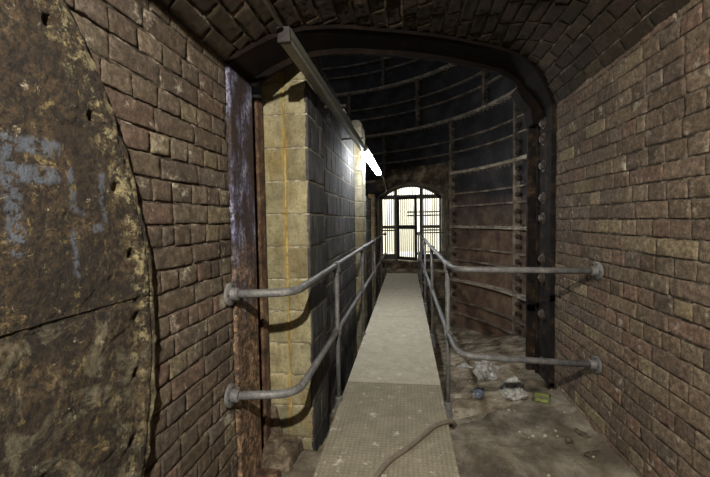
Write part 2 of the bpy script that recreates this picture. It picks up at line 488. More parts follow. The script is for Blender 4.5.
# ------------------------------------------------------------ floor near and rubble ground in the shaft
def floor_mesh(x0, x1, y0, y1, st, fz, name, mat, cut=None):
    nx, ny = int((x1-x0)/st), int((y1-y0)/st); V = []; F = []
    for j in range(ny+1):
        for i in range(nx+1):
            x = x0 + (x1-x0)*i/nx; y = y0 + (y1-y0)*j/ny
            V.append((x, y, fz(x, y)))
    for j in range(ny):
        for i in range(nx):
            xc = x0 + (x1-x0)*(i+.5)/nx; yc = y0 + (y1-y0)*(j+.5)/ny
            if cut and cut(xc, yc): continue
            F.append((j*(nx+1)+i, j*(nx+1)+i+1, (j+1)*(nx+1)+i+1, (j+1)*(nx+1)+i))
    mb = MB(); mb.add(V, F); o = mb.build(name, mat, smooth=True); return tag(o, kind='structure')
def fz(x, y):
    P = Vector((x, y, 0))
    z = FB(P, 4, 4)*.006 + FB(P, 22, 3)*.003
    ridge = max(0, x - .95)/.28
    z += .035*ridge**2*(1 + .6*N(P, 8))
    if -.57 < x < .31: z = min(z, .0) - .004
    t = (y - Yp(x))
    edge = .03*N(P, 5) + .02*N(P, 16)
    if x > .29 and t > -.03 + edge: z -= .08*min(1, (t+.03-edge)/.04)
    if x < -.5 and y > 2.27 + edge: z -= .15*min(1, (y-2.27-edge)/.03)
    return z
floor_mesh(XL-.04, XR+.04, .6, 3.25, .0145, fz, 'floor', M['floor'], cut=lambda x, y: (x > -.5 and y > Yp(max(x,.3)) + .06) or (x <= -.5 and y > 2.36))
MB().box((XL-.04, YB, -.12), (XR+.04, .62, -.004)).build('floor', M['floor'])['kind'] = 'structure'
o = MB().hexa([(XL-.04,.6,-.6),(XR,.6,-.6),(XR,Yp(XR)+.0,-.6),(XL-.04,2.25,-.6),(XL-.04,.6,-.09),(XR,.6,-.09),(XR,Yp(XR)+.0,-.09),(XL-.04,2.25,-.09)]).build('floor', M['floor']); o['kind'] = 'structure'
def gz(x, y):
    P = Vector((x, y, 0))
    z = ground(x, y) + FB(P, 2.2, 5)*.045 + FB(P, 12, 4)*.016
    h = math.exp(-(((x-.80)/.28)**2 + ((y-3.65)/.42)**2))
    z += .06*h - .03
    if -.62 < x < .36: z = min(z, -.06)
    return z
def gcut(x, y):
    return math.hypot(x-CX, y-CY) > RS + .1 or (x > -.05 and y < Yp(x)-.10) or (x <= -.05 and y < 2.2)
floor_mesh(-3.2, 2.5, 2.0, 11.2, .035, gz, 'floor', M['rubble'], cut=gcut)

# ------------------------------------------------------------ shaft
ZR = [-1.27, 0, 1.26, 2.52, 3.78, 5.04, 6.30, 7.56]
A0, A1 = -36.5, 290.          # solid lining (degrees), mouth lies between 290 and 323.5
def cyl(a, r, z): a = math.radians(a); return (CX + r*math.cos(a), CY + r*math.sin(a), z)
def skin_ok(a, z):
    if 41.5 < a < 68 and z < 2.62: return False      # doorway
    return True
mb = MB(); st = 1.5; na = int((A1-A0)/st)
zs = []
z = ZR[0]
while z < ZR[-1]: zs.append(z); z += .15
V = [cyl(A0 + (A1-A0)*i/na, RS + .01*N((i*.3, z*2, 0)), z) for z in zs for i in range(na+1)]
F = []
for j in range(len(zs)-1):
    for i in range(na):
        a = A0 + (A1-A0)*(i+.5)/na
        if skin_ok(a, zs[j]+.07): F.append((j*(na+1)+i, (j+1)*(na+1)+i, (j+1)*(na+1)+i+1, j*(na+1)+i+1))
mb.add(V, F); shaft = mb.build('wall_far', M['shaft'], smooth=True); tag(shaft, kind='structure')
mb = MB()
for i in range(16):     # short lining piece above the tunnel mouth
    a, b = -70 + 33.5*i/16, -70 + 33.5*(i+1)/16
    mb.add([cyl(a, RS+.02, 2.9), cyl(b, RS+.02, 2.9), cyl(b, RS+.02, 7.5), cyl(a, RS+.02, 7.5)], [(0,3,2,1)])
mb.build('lining_panel', M['shaft'], shaft, True)
def arc_strip(mb, a0, a1, r0, r1, z0, z1, st=2.0, wob=0):
    n = max(1, int(abs(a1-a0)/st)); V = []
    for i in range(n+1):
        a = a0 + (a1-a0)*i/n
        w = wob*N((a*.4, z0, 0)) + wob*.7*N((a*2.3, z0, 4))
        V += [cyl(a, r0+w, z0), cyl(a, r0+w, z1), cyl(a, r1, z1), cyl(a, r1, z0)]
    F = []
    for i in range(n):
        p, q = i*4, i*4+4
        F += [(p, q, q+1, p+1), (p+1, q+1, q+2, p+2), (p+3, p, p+1, p+2) if i == 0 else (p+3, p+2, q+2, q+3), (p, p+3, q+3, q)]
    F.append((0,1,2,3)); F.append((n*4, n*4+3, n*4+2, n*4+1))
    mb.add(V, F)
SEG = 25.5
for zi, z in enumerate(ZR[:-1]):
    spans = [(A0, A1)]
    if z < 2.6: spans = [(A0, 40.6), (69, A1)]
    mb = MB(); teeth = MB()
    for a0, a1 in spans:
        arc_strip(mb, a0, a1, RS-.12, RS+.02, z-.028, z-.004, 1.0, .008)
        arc_strip(mb, a0, a1, RS-.12, RS+.02, z+.004, z+.028, 1.0, .008)
        if z > .5:       # toothed cleats along the flange
            a = a0 + .8
            mt_ = mb if False else teeth
            while a < min(a1, 110):
                if not (z < 2 and a > 40 and a < 69):
                    for sg in (-1, 1):
                        ca = math.radians(a); t_ = Vector((-math.sin(ca), math.cos(ca), 0))*.009
                        p = Vector(cyl(a, RS-.10, z + sg*.026)); q = Vector(cyl(a, RS, z + sg*.026)); w_ = Vector(cyl(a, RS, z + sg*.07))
                        mt_.add([p-t_, q-t_, w_-t_, p+t_, q+t_, w_+t_], [(0,1,2),(5,4,3),(0,3,4,1),(1,4,5,2),(2,5,3,0)])
                a += 1.7
    rf_ = mb.build('ring_flange', M['flange'], shaft)
    if teeth.v: teeth.build('gussets', M['rib'], rf_)
    for dz in (.48, .77):
        if z + dz > 7: continue
        mb = MB()
        zz = z + dz
        for a0, a1 in ([(A0, 40.4), (69, A1)] if zz < 2.6 else [(A0, A1)]):
            arc_strip(mb, a0, a1, RS-.07, RS+.02, zz-.018, zz+.018, 1.5)
        mb.build('rib', M['rib'], shaft)
def hexbolt(mb, p, ax, r, h):
    mb.lathe(p, ax, [(r*1.35, 0), (r*1.35, h*.18), (r, h*.2), (r, h*.75), (r*.8, h)], 8)
nb = 0
for zi, z in enumerate(ZR[:-1]):
    low = z < 3.7 or abs(z-5.04) < .1 
    offs = 14.8 if low else 27.6
    a = offs - SEG*2
    while a < A1 - 2:
        if a > A0 + 1 and not (42 < a < 67 and z < 2):
            mb = MB()
            for sg in (-.28, .28):
                p0 = cyl(a+sg, RS-.11, z+.03); p1 = cyl(a+sg, RS+.02, z+.03)
                ca = math.radians(a); t = Vector((-math.sin(ca), math.cos(ca), 0))*.011
                P = [Vector(p0)-t, Vector(p1)-t, Vector(p1)+t, Vector(p0)+t]
                mb.hexa([tuple(q) for q in P] + [(q.x, q.y, z+1.23) for q in P])
            jf = mb.build('joint_flange', M['rib'], shaft)
            if 5 < a < 85 and z < 5.5 and nb < 96:
                for dz in (.13, .31, .62, .92, 1.1):
                    if z + dz < -1.15 or (z+dz < -.9): continue
                    bb = MB(); p = Vector(cyl(a-.5, RS-.06, z+dz)); ca = math.radians(a)
                    hexbolt(bb, p, (math.sin(ca)*1, -math.cos(ca), 0), .038, .075)
                    bb.build('bolt', M['bolt'], jf); nb += 1
        a += SEG

# doorway masonry in the shaft wall
pa, pb = Vector(cyl(40.6, RS-.02, 0)), Vector(cyl(69, RS-.02, 0))
def chordY(x): t = (x-pa.x)/(pb.x-pa.x); return pa.y + (pb.y-pa.y)*t
GX0, GX1, GSP, GAP, GY = -.74, 1.0, 2.04, 2.42, 11.0
def arch_z(x, up=0):
    t = (x-GX0)/(GX1-GX0); t = max(0, min(1, t))
    # segmental arch
    h = GAP-GSP; c = GX1-GX0; R_ = (c*c/4 + h*h)/(2*h); xc = (GX0+GX1)/2
    return GSP + math.sqrt(max(0, R_*R_ - (x-xc)**2)) - (R_-h) + up
mb = MB()
def vquad(mb, a, b, z0, z1): mb.add([(a[0],a[1],z0),(b[0],b[1],z0),(b[0],b[1],z1),(a[0],a[1],z1)], [(0,1,2,3)])
TOP = 2.80; YE = 11.5
mb.hexa([(pb.x,pb.y,-1.2),(GX0,chordY(GX0),-1.2),(GX0,YE,-1.2),(pb.x,YE,-1.2),(pb.x,pb.y,TOP),(GX0,chordY(GX0),TOP),(GX0,YE,TOP),(pb.x,YE,TOP)])
mb.hexa([(GX1,chordY(GX1),-1.2),(pa.x,pa.y,-1.2),(pa.x,YE,-1.2),(GX1,YE,-1.2),(GX1,chordY(GX1),TOP),(pa.x,pa.y,TOP),(pa.x,YE,TOP),(GX1,YE,TOP)])
n = 24
for i in range(n):
    x0 = GX0 + (GX1-GX0)*i/n; x1 = GX0 + (GX1-GX0)*(i+1)/n
    y0, y1, z0, z1 = chordY(x0), chordY(x1), arch_z(x0), arch_z(x1)
    mb.hexa([(x0,y0,z0),(x1,y1,z1),(x1,YE,z1),(x0,YE,z0),(x0,y0,TOP),(x1,y1,TOP),(x1,YE,TOP),(x0,YE,TOP)])
o = mb.build('wall_doorway', M['masonry']); tag(o, kind='structure')
mb = MB()   # arch ring of voussoirs around the opening
for i in range(n):
    x0 = GX0 + (GX1-GX0)*(i+.05)/n; x1 = GX0 + (GX1-GX0)*(i+.95)/n
    y0, y1 = chordY(x0), chordY(x1)
    mb.hexa([(x0,y0-.03,arch_z(x0)),(x1,y1-.03,arch_z(x1)),(x1,y1+.02,arch_z(x1)),(x0,y0+.02,arch_z(x0)),
             (x0,y0-.03,arch_z(x0)+.07),(x1,y1-.03,arch_z(x1)+.07),(x1,y1+.02,arch_z(x1)+.07),(x0,y0+.02,arch_z(x0)+.07)])
mb.build('arch_ring', M['masonry'], o)
# sloping stone sill from the deck end up to the gate, with lower ledges to its right
mb = MB()
def rough_block(mb, pts):
    mb.hexa([(x+rnd(-.01,.01), y+rnd(-.01,.01), z+rnd(-.01,.01)) for x, y, z in pts])
rough_block(mb, [(GX0,10.22,-1.2),(GX1,10.0,-1.2),(GX1,11.5,-1.2),(GX0,11.5,-1.2),(GX0,10.26,.02),(GX1,10.1,.0),(GX1,11.5,.22),(GX0,11.5,.22)])
rough_block(mb, [(GX0,10.68,0),(GX1,10.6,0),(GX1,11.5,0),(GX0,11.5,0),(GX0,10.75,.27),(GX1,10.7,.26),(GX1,11.5,.29),(GX0,11.5,.29)])
rough_block(mb, [(.33,9.75,-1.2),(1.04,9.4,-1.2),(1.02,10.3,-1.2),(.33,10.3,-1.2),(.33,9.8,-.22),(1.02,9.5,-.2),(1.02,10.3,-.15),(.33,10.3,-.15)])
rough_block(mb, [(.33,9.4,-1.2),(1.08,9.25,-1.2),(1.02,10.0,-1.2),(.33,10.0,-1.2),(.35,9.45,-.55),(1.06,9.3,-.52),(1.02,10.0,-.5),(.33,10.0,-.5)])
o = mb.build('stone_sill', M['masonry'], bevel=.02)
tag(o, 'brown stepped stone sill between the far end of the walkway and the barred gate', 'step')

# passage beyond the gate
o = MB().box((-2.6, 14.0, 0), (3.0, 14.1, 3.4)).build('wall_passage', M['white_wall']); tag(o, kind='structure')
MB().box((-2.6, 11.5, .2), (3.0, 14.0, .28)).build('floor', M['white_wall'])['kind'] = 'structure'
for a in ((-2.7, -2.6), (3.0, 3.1)):
    MB().box((a[0], 11.5, 0), (a[1], 14.1, 3.4)).build('wall_passage', M['white_wall'])['kind'] = 'structure'
MB().box((-2.7, 11.5, 3.4), (3.1, 14.1, 3.5)).build('ceiling', M['white_wall'])['kind'] = 'structure'
MB().box((-2.7, 11.48, -.1), (pb.x, 11.58, 3.4)).build('wall_passage', M['white_wall'])['kind'] = 'structure'
MB().box((pa.x, 11.48, -.1), (3.1, 11.58, 3.4)).build('wall_passage', M['white_wall'])['kind'] = 'structure'
MB().box((pb.x, 11.48, TOP-.02), (pa.x, 11.58, 3.4)).build('wall_passage', M['white_wall'])['kind'] = 'structure'

# ------------------------------------------------------------ gate
gate = empty('barred_gate', (0, GY, .28))
tag(gate, 'arched steel barred gate at the far end of the walkway, one leaf standing ajar', 'gate')
def gp(x, z, dy=0): return (x, dy, z-.28)
g0, g1 = GX0+.02, GX1-.03
mb = MB()
mb.box(gp(g0, .28, -.03), gp(g0+.05, 2.10, .03)); mb.box(gp(g1-.05, .28, -.03), gp(g1, 2.10, .03))
for i in range(20):
    x0 = g0 + (g1-g0)*i/20; x1 = g0 + (g1-g0)*(i+1)/20
    mb.bar(gp(x0, arch_z(x0)-.03), gp(x1, arch_z(x1)-.03), .06, .05)
mb.build('frame', M['gate'], gate)
MB().box(gp(g0, 2.03, -.03), gp(g1, 2.15, .03)).build('transom', M['gate'], gate)
XM = (-.29, .42)
for xm in XM:
    MB().box(gp(xm-.045, .28, -.035), gp(xm+.045, arch_z(xm)-.04, .035)).build('mullion', M['gate'], gate)
for a, b in ((g0, XM[0]), (XM[1], g1)):
    MB().box(gp(a, 1.19, -.025), gp(b, 1.28, .025)).build('rail', M['gate'], gate)
    MB().box(gp(a, 1.12, -.025), gp(b, 1.16, .025)).build('rail', M['gate'], gate)
    MB().box(gp(a, .36, -.025), gp(b, .46, .025)).build('rail', M['gate'], gate)
MB().box(gp(g0, .30, -.03), gp(XM[0], .36, .03)).build('rail', M['gate'], gate)
MB().box(gp(XM[1], .30, -.03), gp(g1, .36, .03)).build('rail', M['gate'], gate)
for z in (1.66, 1.56):
    MB().bar(gp(.02, z, .12), gp(g1, z, .12), .03, .04).build('slide_bar', plain('grey_blue_bar', (.12,.16,.17), .5) if z > 1.6 else bpy.data.materials['grey_blue_bar'], gate)
def bars(x0, x1, nn, z0, z1, par, off=0):
    for i in range(nn):
        x = x0 + (x1-x0)*(i+1)/(nn+1)
        zt = z1 if z1 else arch_z(x)-.05
        MB().box(gp(x-.014, z0, -.005), gp(x+.014, zt, .005)).build('bar', M['gatebar'], par)
bars(g0+.05, XM[0], 5, .4, 2.08, gate); bars(XM[1], g1-.05, 7, .4, 2.08, gate)
bars(g0+.05, XM[0], 5, 2.12, None, gate); bars(XM[0], XM[1], 8, 2.12, None, gate); bars(XM[1], g1-.05, 7, 2.12, None, gate)
W = .66
leaf = MB()
leaf.box((0,-.02,.02), (.06,.02,1.76)); leaf.box((W-.075,-.02,.02), (W,.02,1.76))
leaf.box((0,-.02,1.70), (W,.02,1.77)); leaf.box((0,-.02,0), (W,.02,.09)); leaf.box((0,-.025,.87), (W,.025,.98))
lf = leaf.build('gate_leaf', M['gate'], gate)
lf.location = (XM[0]+.04, -.04, .03); lf.rotation_euler = (0, 0, math.radians(-36))
for i in range(7):
    x = .05 + (W-.1)*(i+1)/8
    MB().box((x-.014, -.005, .05), (x+.014, .005, 1.72)).build('bar', M['gatebar'], lf)

# ------------------------------------------------------------ block wall on the left inside the shaft
BP = [(.23,.215,.15),(.26,.24,.165),(.21,.20,.145),(.235,.21,.14),(.28,.26,.19)]
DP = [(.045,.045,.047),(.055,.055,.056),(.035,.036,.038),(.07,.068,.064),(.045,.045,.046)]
def block_face(mb, org, du, L, z0, z1, bl, bh, pal, stack=False, nrm=None, phase=.05, g=.010):
    org = Vector(org); du = Vector(du); nrm = Vector(nrm)
    def fr(u, v, w): return org + du*u + Vector((0,0,v)) + nrm*(w-.008)
    flip = du.cross(Vector((0,0,1))).dot(nrm) < 0
    tmp = MB()
    z = math.floor((z0-phase)/bh)*bh + phase; r = 0
    while z < z1:
        a0 = max(z, z0); a1 = min(z+bh-g, z1)
        if a1-a0 > .03:
            u = 0 if stack or r % 2 == 0 else -bl/2
            while u < L:
                b0, b1 = max(u, 0), min(u+bl-g, L)
                if b1-b0 > .02: one_brick(tmp, fr, b0, b1, a0, a1, .008, tone(pal, .2), True, .0018, .003)
                u += bl
        z += bh; r += 1
    if flip: tmp.f = [tuple(reversed(f)) for f in tmp.f]
    o = len(mb.v); mb.v += tmp.v; mb.c += tmp.c; mb.f += [tuple(i+o for i in f) for f in tmp.f]
WZ = 2.74
def pier(x0, x1, y0, y1, top, parent, front, side, nf=2, matside=None):
    mb = MB(); w = (x1-x0)/nf
    block_face(mb, (x0, y0, 0), (1,0,0), x1-x0, -1.0, top, w, .207, front, True, (0,-1,0))
    o = mb.build('pier', M['block'], parent, True)
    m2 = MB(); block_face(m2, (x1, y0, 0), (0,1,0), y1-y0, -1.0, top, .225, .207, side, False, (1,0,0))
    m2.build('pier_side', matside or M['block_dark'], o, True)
    MB().box((x0+.004, y0+.005, -1.1), (x1-.005, y1, top-.005)).build('pier_core', M['joint'], o)
    return o
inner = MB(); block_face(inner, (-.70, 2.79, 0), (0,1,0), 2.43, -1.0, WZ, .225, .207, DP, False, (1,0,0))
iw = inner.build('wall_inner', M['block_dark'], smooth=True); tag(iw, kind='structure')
MB().box((-.90, 2.79, -1.1), (-.703, 5.21, WZ+.0)).build('wall_core', M['joint'], iw)
pier(-.90, -.60, 2.33, 2.79, 2.98, iw, BP, DP)
GP = [(.19,.18,.15),(.22,.21,.175),(.17,.165,.14)]
pier(-.75, -.585, 5.2, 5.55, 2.74, iw, GP, GP, 1, M['block'])
mb = MB()                         # rounded cap on the far pier
mb.tube([(-.667, 5.2, 2.735), (-.667, 5.55, 2.735)], .08, 18); mb.c = [(.19,.18,.15)]*len(mb.v); mb.build('pier_cap', M['block'], iw)
inner2 = MB(); block_face(inner2, (-.74, 5.56, 0), (0,1,0), 2.5, -1.0, 1.9, .225, .2, DP, False, (1,0,0))
io = inner2.build('wall_inner_low', M['block_dark'], iw, True)
MB().box((-.90, 5.56, -1.1), (-.743, 8.06, 1.9)).build('wall_core', M['pointing'], io)
pier(-.80, -.66, 8.07, 8.4, 2.0, iw, [(.16,.12,.075),(.2,.15,.09)], [(.1,.08,.055)], 1)

# ------------------------------------------------------------ round iron bulkhead
bh_ = empty('iron_bulkhead', (XL, DY, DZ))
tag(bh_, 'large round rusty iron bulkhead with flaking coating and blue-grey painted strokes on left wall', 'bulkhead')
HOLES = [(1.947,.915),(1.751,.996),(1.559,1.058),(1.355,1.092),(1.152,1.098),(.97,1.096),(.763,1.039),(.56,.955),(2.12,.81)]
HP = [(math.sqrt(1.385**2-((1.45+(z-1.45)*.97)-DZ)**2), (1.45+(z-1.45)*.97)-DZ) for z, y in HOLES]
STR = [((.66,1.630),(.850,1.640),.021),((.66,1.565),(.842,1.572),.021),((.735,1.64),(.745,1.40),.020),((.893,1.605),(.893,1.50),.009),
       ((.893,1.44),(.90,1.30),.009),((.995,1.59),(.985,1.50),.010),((.985,1.50),(1.0,1.46),.010),((.955,1.44),(.985,1.44),.012),((.885,1.50),(.92,1.475),.008)]
STR = [((a[0]*.962, 1.45+(a[1]-1.45)*.962), (b[0]*.962, 1.45+(b[1]-1.45)*.962), w_) for a, b, w_ in STR]
def segd(p, a, b):
    ax, ay = a; bx, by = b; px, py = p
    t = max(0, min(1, ((px-ax)*(bx-ax)+(py-ay)*(by-ay))/((bx-ax)**2+(by-ay)**2)))
    return math.hypot(px-ax-t*(bx-ax), py-ay-t*(by-ay))
def plate(top):
    SE = 1.222-DZ
    rs = [0, .35, .7] + [.7 + .0085*k for k in range(1, 88)] + []
    fine0, fine1 = (math.asin(SE/DR), math.radians(58)) if top else (math.radians(-46), math.asin(SE/DR))
    rows = []
    if top: th = [fine0 + (fine1-fine0)*k/170 for k in range(171)] + [fine1 + (PI - math.asin(SE/DR) - fine1)*k/40 for k in range(1, 41)]
    else: th = [-PI - math.asin(SE/DR) + (fine0 + PI + math.asin(SE/DR))*k/40 for k in range(40)] + [fine0 + (fine1-fine0)*k/170 for k in range(171)]
    V = []; C = []
    for t in th:
        for r in rs:
            y = r*math.cos(t); z = r*math.sin(t)
            # clamp against the horizontal seam: remap rays so the chord is the edge
            zz = (z - 0)*1.0 + SE*(1 - r/DR)
            P = Vector((0, y+DY, zz+DZ))
            edge = r > 1.40
            w = .020 + (.004 if top else 0)
            if edge: w += .012*(1 if r < 1.432 else .3)
            seamd = abs(zz - SE)
            w += FB(P, 7, 5)*.0065 + FB(P, 30, 4)*.0028
            lim = 0
            f2 = FB(P + Vector((5,0,0)), 9, 4)
            if f2 > .28: w += .003
            for hy, hz in HP:
                d = math.hypot(y-hy, zz-hz)
                if d < .012: w -= .035
                elif d < .018: w -= .004
            pt = 0
            for a, b, wd in STR:
                d = segd((P.y, P.z), a, b)
                pt = max(pt, max(0, min(1, (wd + .006*N(P, 50) - d)/.004)))
            er = r/DR
            lim = max(0, min(1, (er - .93)/.04))*(.9 if P.z > 1.0 else .5)
            if pt > .3: w += .0012
            V.append((w, y, zz)); C.append((pt, lim, 0))
    nr = len(rs)
    F = [(i*nr+j, i*nr+j+1, (i+1)*nr+j+1, (i+1)*nr+j) for i in range(len(th)-1) for j in range(nr-1)]
    # skirt along rim and seam
    base = len(V)
    for i in range(len(th)):
        k = i*nr + nr-1; V.append((-.03, V[k][1], V[k][2])); C.append((0,0,0))
    for i in range(len(th)-1): F.append((i*nr+nr-1, base+i, base+i+1, (i+1)*nr+nr-1))
    for row in (0, len(th)-1):
        b2 = len(V)
        for j in range(nr):
            k = row*nr+j; V.append(V[k]); C.append((0,0,0)); V.append((-.03, V[k][1], V[k][2])); C.append((0,0,0))
        for j in range(nr-1):
            q = (b2+2*j, b2+2*j+1, b2+2*j+3, b2+2*j+2)
            F.append(q if row == 0 else tuple(reversed(q)))
    mb = MB(); mb.v = V; mb.f = F; mb.c = C
    return mb
plate(True).build('upper_plate', M['bulkhead'], bh_, True)
plate(False).build('lower_plate', M['bulkhead'], bh_, True)
mb = MB()
th = [math.radians(-50 + 112*k/160) for k in range(161)]
V = []
for t in th:
    for (rr, ww) in ((1.437,-.02),(1.44,.030),(1.450,.034),(1.466,.022),(1.484,.012),(1.487,-.02)):
        P = Vector((0, rr*math.cos(t), rr*math.sin(t)))
        j = .006*N(P, 14) + .004*N(P, 40)
        V.append((ww + (j if ww > 0 else 0), (rr+j)*math.cos(t), (rr+j)*math.sin(t)))
F = [(i*6+j, i*6+j+1, (i+1)*6+j+1, (i+1)*6+j) for i in range(160) for j in range(5)]
mb.add(V, F); mb.c = [(0,.55,0)]*len(mb.v); mb.build('rim', M['bulkhead'], bh_, True)

# ------------------------------------------------------------ iron frame at the tunnel mouth
fr_ = empty('iron_portal_frame', (XR, 3.4, 0))
tag(fr_, 'rusty cast-iron portal frame lining the brick arch where tunnel opens into shaft', 'portal frame')
def L_(p): return (p[0]-XR, p[1]-3.4, p[2])
def lbox(a, b): return MB().box(L_(a), L_(b))
mb = lbox((-.97, 1.785, 0), (-.845, 2.06, 2.30))
cl = mb.build('left_column', M['column'], fr_, bevel=.008); cl['label'] = 'blue-painted upper half and orange rust below'
mb = lbox((1.20, 3.375, 0), (1.34, 3.74, 2.50))
cr = mb.build('right_column', M['frame_dark'], fr_, bevel=.006)
lbox((1.125, 3.74, 0), (1.30, 3.79, 2.52)).build('inner_flange', M['frame_dark'], cr, bevel=.006)
lbox((1.180, 3.665, 0), (1.21, 3.69, 2.50)).build('edge_strip', M['frame_dark'], cr, bevel=.004)
for z in (2.27, 2.13, 1.90, 1.62, 1.44, 1.08, .91, .58, .15):
    bb = MB(); bb.lathe(L_((1.2, 3.55, z)), (-1,0,0), [(.052,0),(.052,.006),(.037,.010),(.036,.022),(.028,.034),(.012,.041)], 16); bb.build('bolt', M['bolt'], cr, auto=.6)
# arched soffit
mb = MB(); K = 70; V = []
for k in range(K+1):
    x, z, nx, nz = prof(PL[-1]*k/K)
    y0 = Yp(x) + .005; y1 = y0 + .28 + .10*max(0, x)/1.2
    for (y, w) in ((y0, .022), (y0+.03, .02), (y1-.03, .02), (y1-.03, .055), (y1, .055), (y1, -.10), (y0, -.10)):
        V.append(L_((x+nx*w, y, z+nz*w)))
m = 7
F = [(k*m+j, k*m+(j+1) % m, (k+1)*m+(j+1) % m, (k+1)*m+j) for k in range(K) for j in range(m)]
mb.add(V, F); ar = mb.build('arch_rib', M['arch_rust'], fr_)
# bracket in the right-hand haunch
mb = MB(); prf = [(1.20,2.28),(1.20,2.55),(1.03,2.66),(.98,2.60),(1.03,2.50),(1.10,2.42),(1.12,2.28)]
n = len(prf); V = [L_((x, y, z)) for y in (3.60, 3.79) for x, z in prf]
mb.add(V, [tuple(range(n)), tuple(range(2*n-1, n-1, -1))] + [(i, n+i, n+(i+1) % n, (i+1) % n) for i in range(n)])
mb.build('haunch_bracket', M['arch_rust'], fr_)
# narrow post and rusty foot plate
o = empty('narrow_iron_post', (-.91, 2.24, 0)); tag(o, 'narrow brown rusty iron post between blue-painted column and pale block pier', 'post')
MB().box((-.045,-.02,-.3), (.035,.02,2.18)).build('web', M['post_rust'], o, bevel=.004)
MB().box((.027,-.045,-.3), (.039,.045,2.18)).build('edge_flange', M['post_rust'], o, bevel=.003)
o = empty('iron_foot_plate', (-.78, 2.16, 0)); tag(o, 'rusty angled iron foot plate on the ground at base of left column', 'foot plate')
MB().hexa([(-.10,-.13,0),(.10,-.11,0),(.12,.13,0),(-.10,.15,0),(-.10,-.12,.05),(.09,-.10,.05),(.11,.12,.09),(-.10,.14,.10)]).build('slab', M['foot'], o, bevel=.01)
MB().hexa([(-.13,-.25,0),(.06,-.22,0),(.07,-.14,0),(-.12,-.15,0),(-.12,-.24,.04),(.05,-.21,.05),(.06,-.15,.05),(-.12,-.15,.05)]).build('broken_edge', M['post_rust'], o, bevel=.008)
MB().hexa([(-.12,.12,0),(.0,.12,0),(.0,.15,0),(-.12,.15,0),(-.12,.12,.26),(-.06,.12,.26),(-.06,.15,.26),(-.12,.15,.26)]).build('gusset', M['foot'], o, bevel=.004)

# ------------------------------------------------------------ walkway
DX0, DX1 = -.535, .282
def deck_plate(y0, y1, mat, label, bump):
    o = empty('walkway_plate', ((DX0+DX1)/2, (y0+y1)/2, 0)); tag(o, label, 'walkway plate', 'steel plates of the walkway')
    w = (DX1-DX0)/2; L = (y1-y0)/2
    mb = MB().box((-w, -L+.003, .0), (w, L-.003, .010))
    cell = .028; nx = int(2*w/cell); ny = int(2*L/cell); hgt = bump
    for j in range(ny):
        for i in range(nx):
            x = -w + (i+.5)*2*w/nx; y = -L + (j+.5)*2*L/ny; a = cell*.33
            hh = hgt*(.6 + .6*abs(N((x*3, y*3 + y0, 2))))
            vs = [(x-a,y-a,.0102),(x+a,y-a,.0102),(x+a,y+a,.0102),(x-a,y+a,.0102)] + [(x+sx*a*.55, y+sy*a*.55, .010+hh) for sx, sy in ((-1,-1),(1,-1),(1,1),(-1,1))]
            mb.add(vs[:4], [], (.8,.8,.8)); mb.add(vs[4:], [], (1.25,1.25,1.25)); o_ = len(mb.v)-8; mb.f += [tuple(i_+o_ for i_ in f_) for f_ in [(4,5,6,7),(0,1,5,4),(1,2,6,5),(2,3,7,6),(3,0,4,7)]]
    mb.build('plate', mat, o)
    for sx in (-1, 1):
        b = MB(); x = sx*(w-.035)
        b.box((x-.03, -L+.003, -.012), (x+.03, L-.003, -.0)); b.box((x-.006, -L+.003, -.11), (x+.006, L-.003, -.012)); b.box((x-.03, -L+.003, -.12), (x+.03, L-.003, -.11))
        if y0 > 2.2: b.build('side_beam', M['dark'], o)
    return o
deck_plate(1.0, 3.30, M['check'], 'darker chequered steel walkway plate nearest the viewer under the brown hose', .0045)
deck_plate(3.30, 5.62, M['deck'], 'pale dusty steel walkway plate directly beyond the chequered near plate', .0006)
deck_plate(5.62, 7.94, M['deck'], 'pale dusty steel walkway plate in the middle of the far run', .0006)
deck_plate(7.94, 10.22, M['deck'], 'pale dusty steel walkway plate at the far end before the gate', .0006)
for y in (4.6, 6.4, 8.2, 9.9):
    o = MB().box((DX0+.06, y-.03, -1.15), (DX1-.06, y+.03, -.12)).build('walkway_trestle', M['dark']); 
    tag(o, 'dark steel trestle under the walkway deck', 'support', 'trestles under the walkway')

# ------------------------------------------------------------ handrails
RP = .0205
def flange(parent, p, ax):
    mb = MB(); mb.lathe(p, ax, [(.056, 0), (.056, .010), (.050, .014), (.032, .016), (.031, .045), (.026, .05)], 28)
    o = mb.build('wall_flange', M['galv'], parent, auto=.5)
    p = Vector(p); ax = Vector(ax).normalized(); x = ax.orthogonal().normalized(); y = ax.cross(x)
    for k in range(4):
        an = PI/4 + k*PI/2; b = MB(); hexbolt(b, p + ax*.013 + (x*math.cos(an)+y*math.sin(an))*.042, ax, .005, .006)
        b.build('screw', M['dark'], o)
def fitting(parent, p, h=.075, r=.031):
    mb = MB(); mb.lathe((p[0], p[1], p[2]-h*.75), (0,0,1), [(r*.85, 0), (r, .004), (r, h*.5), (r*1.05, h*.75), (r*.9, h), (r*.4, h*1.12)], 18)
    mb.tube([(p[0], p[1]-.04, p[2]), (p[0], p[1]+.04, p[2])], r*.93, 16)
    mb.build('clamp_fitting', M['galv'], parent, auto=.5)
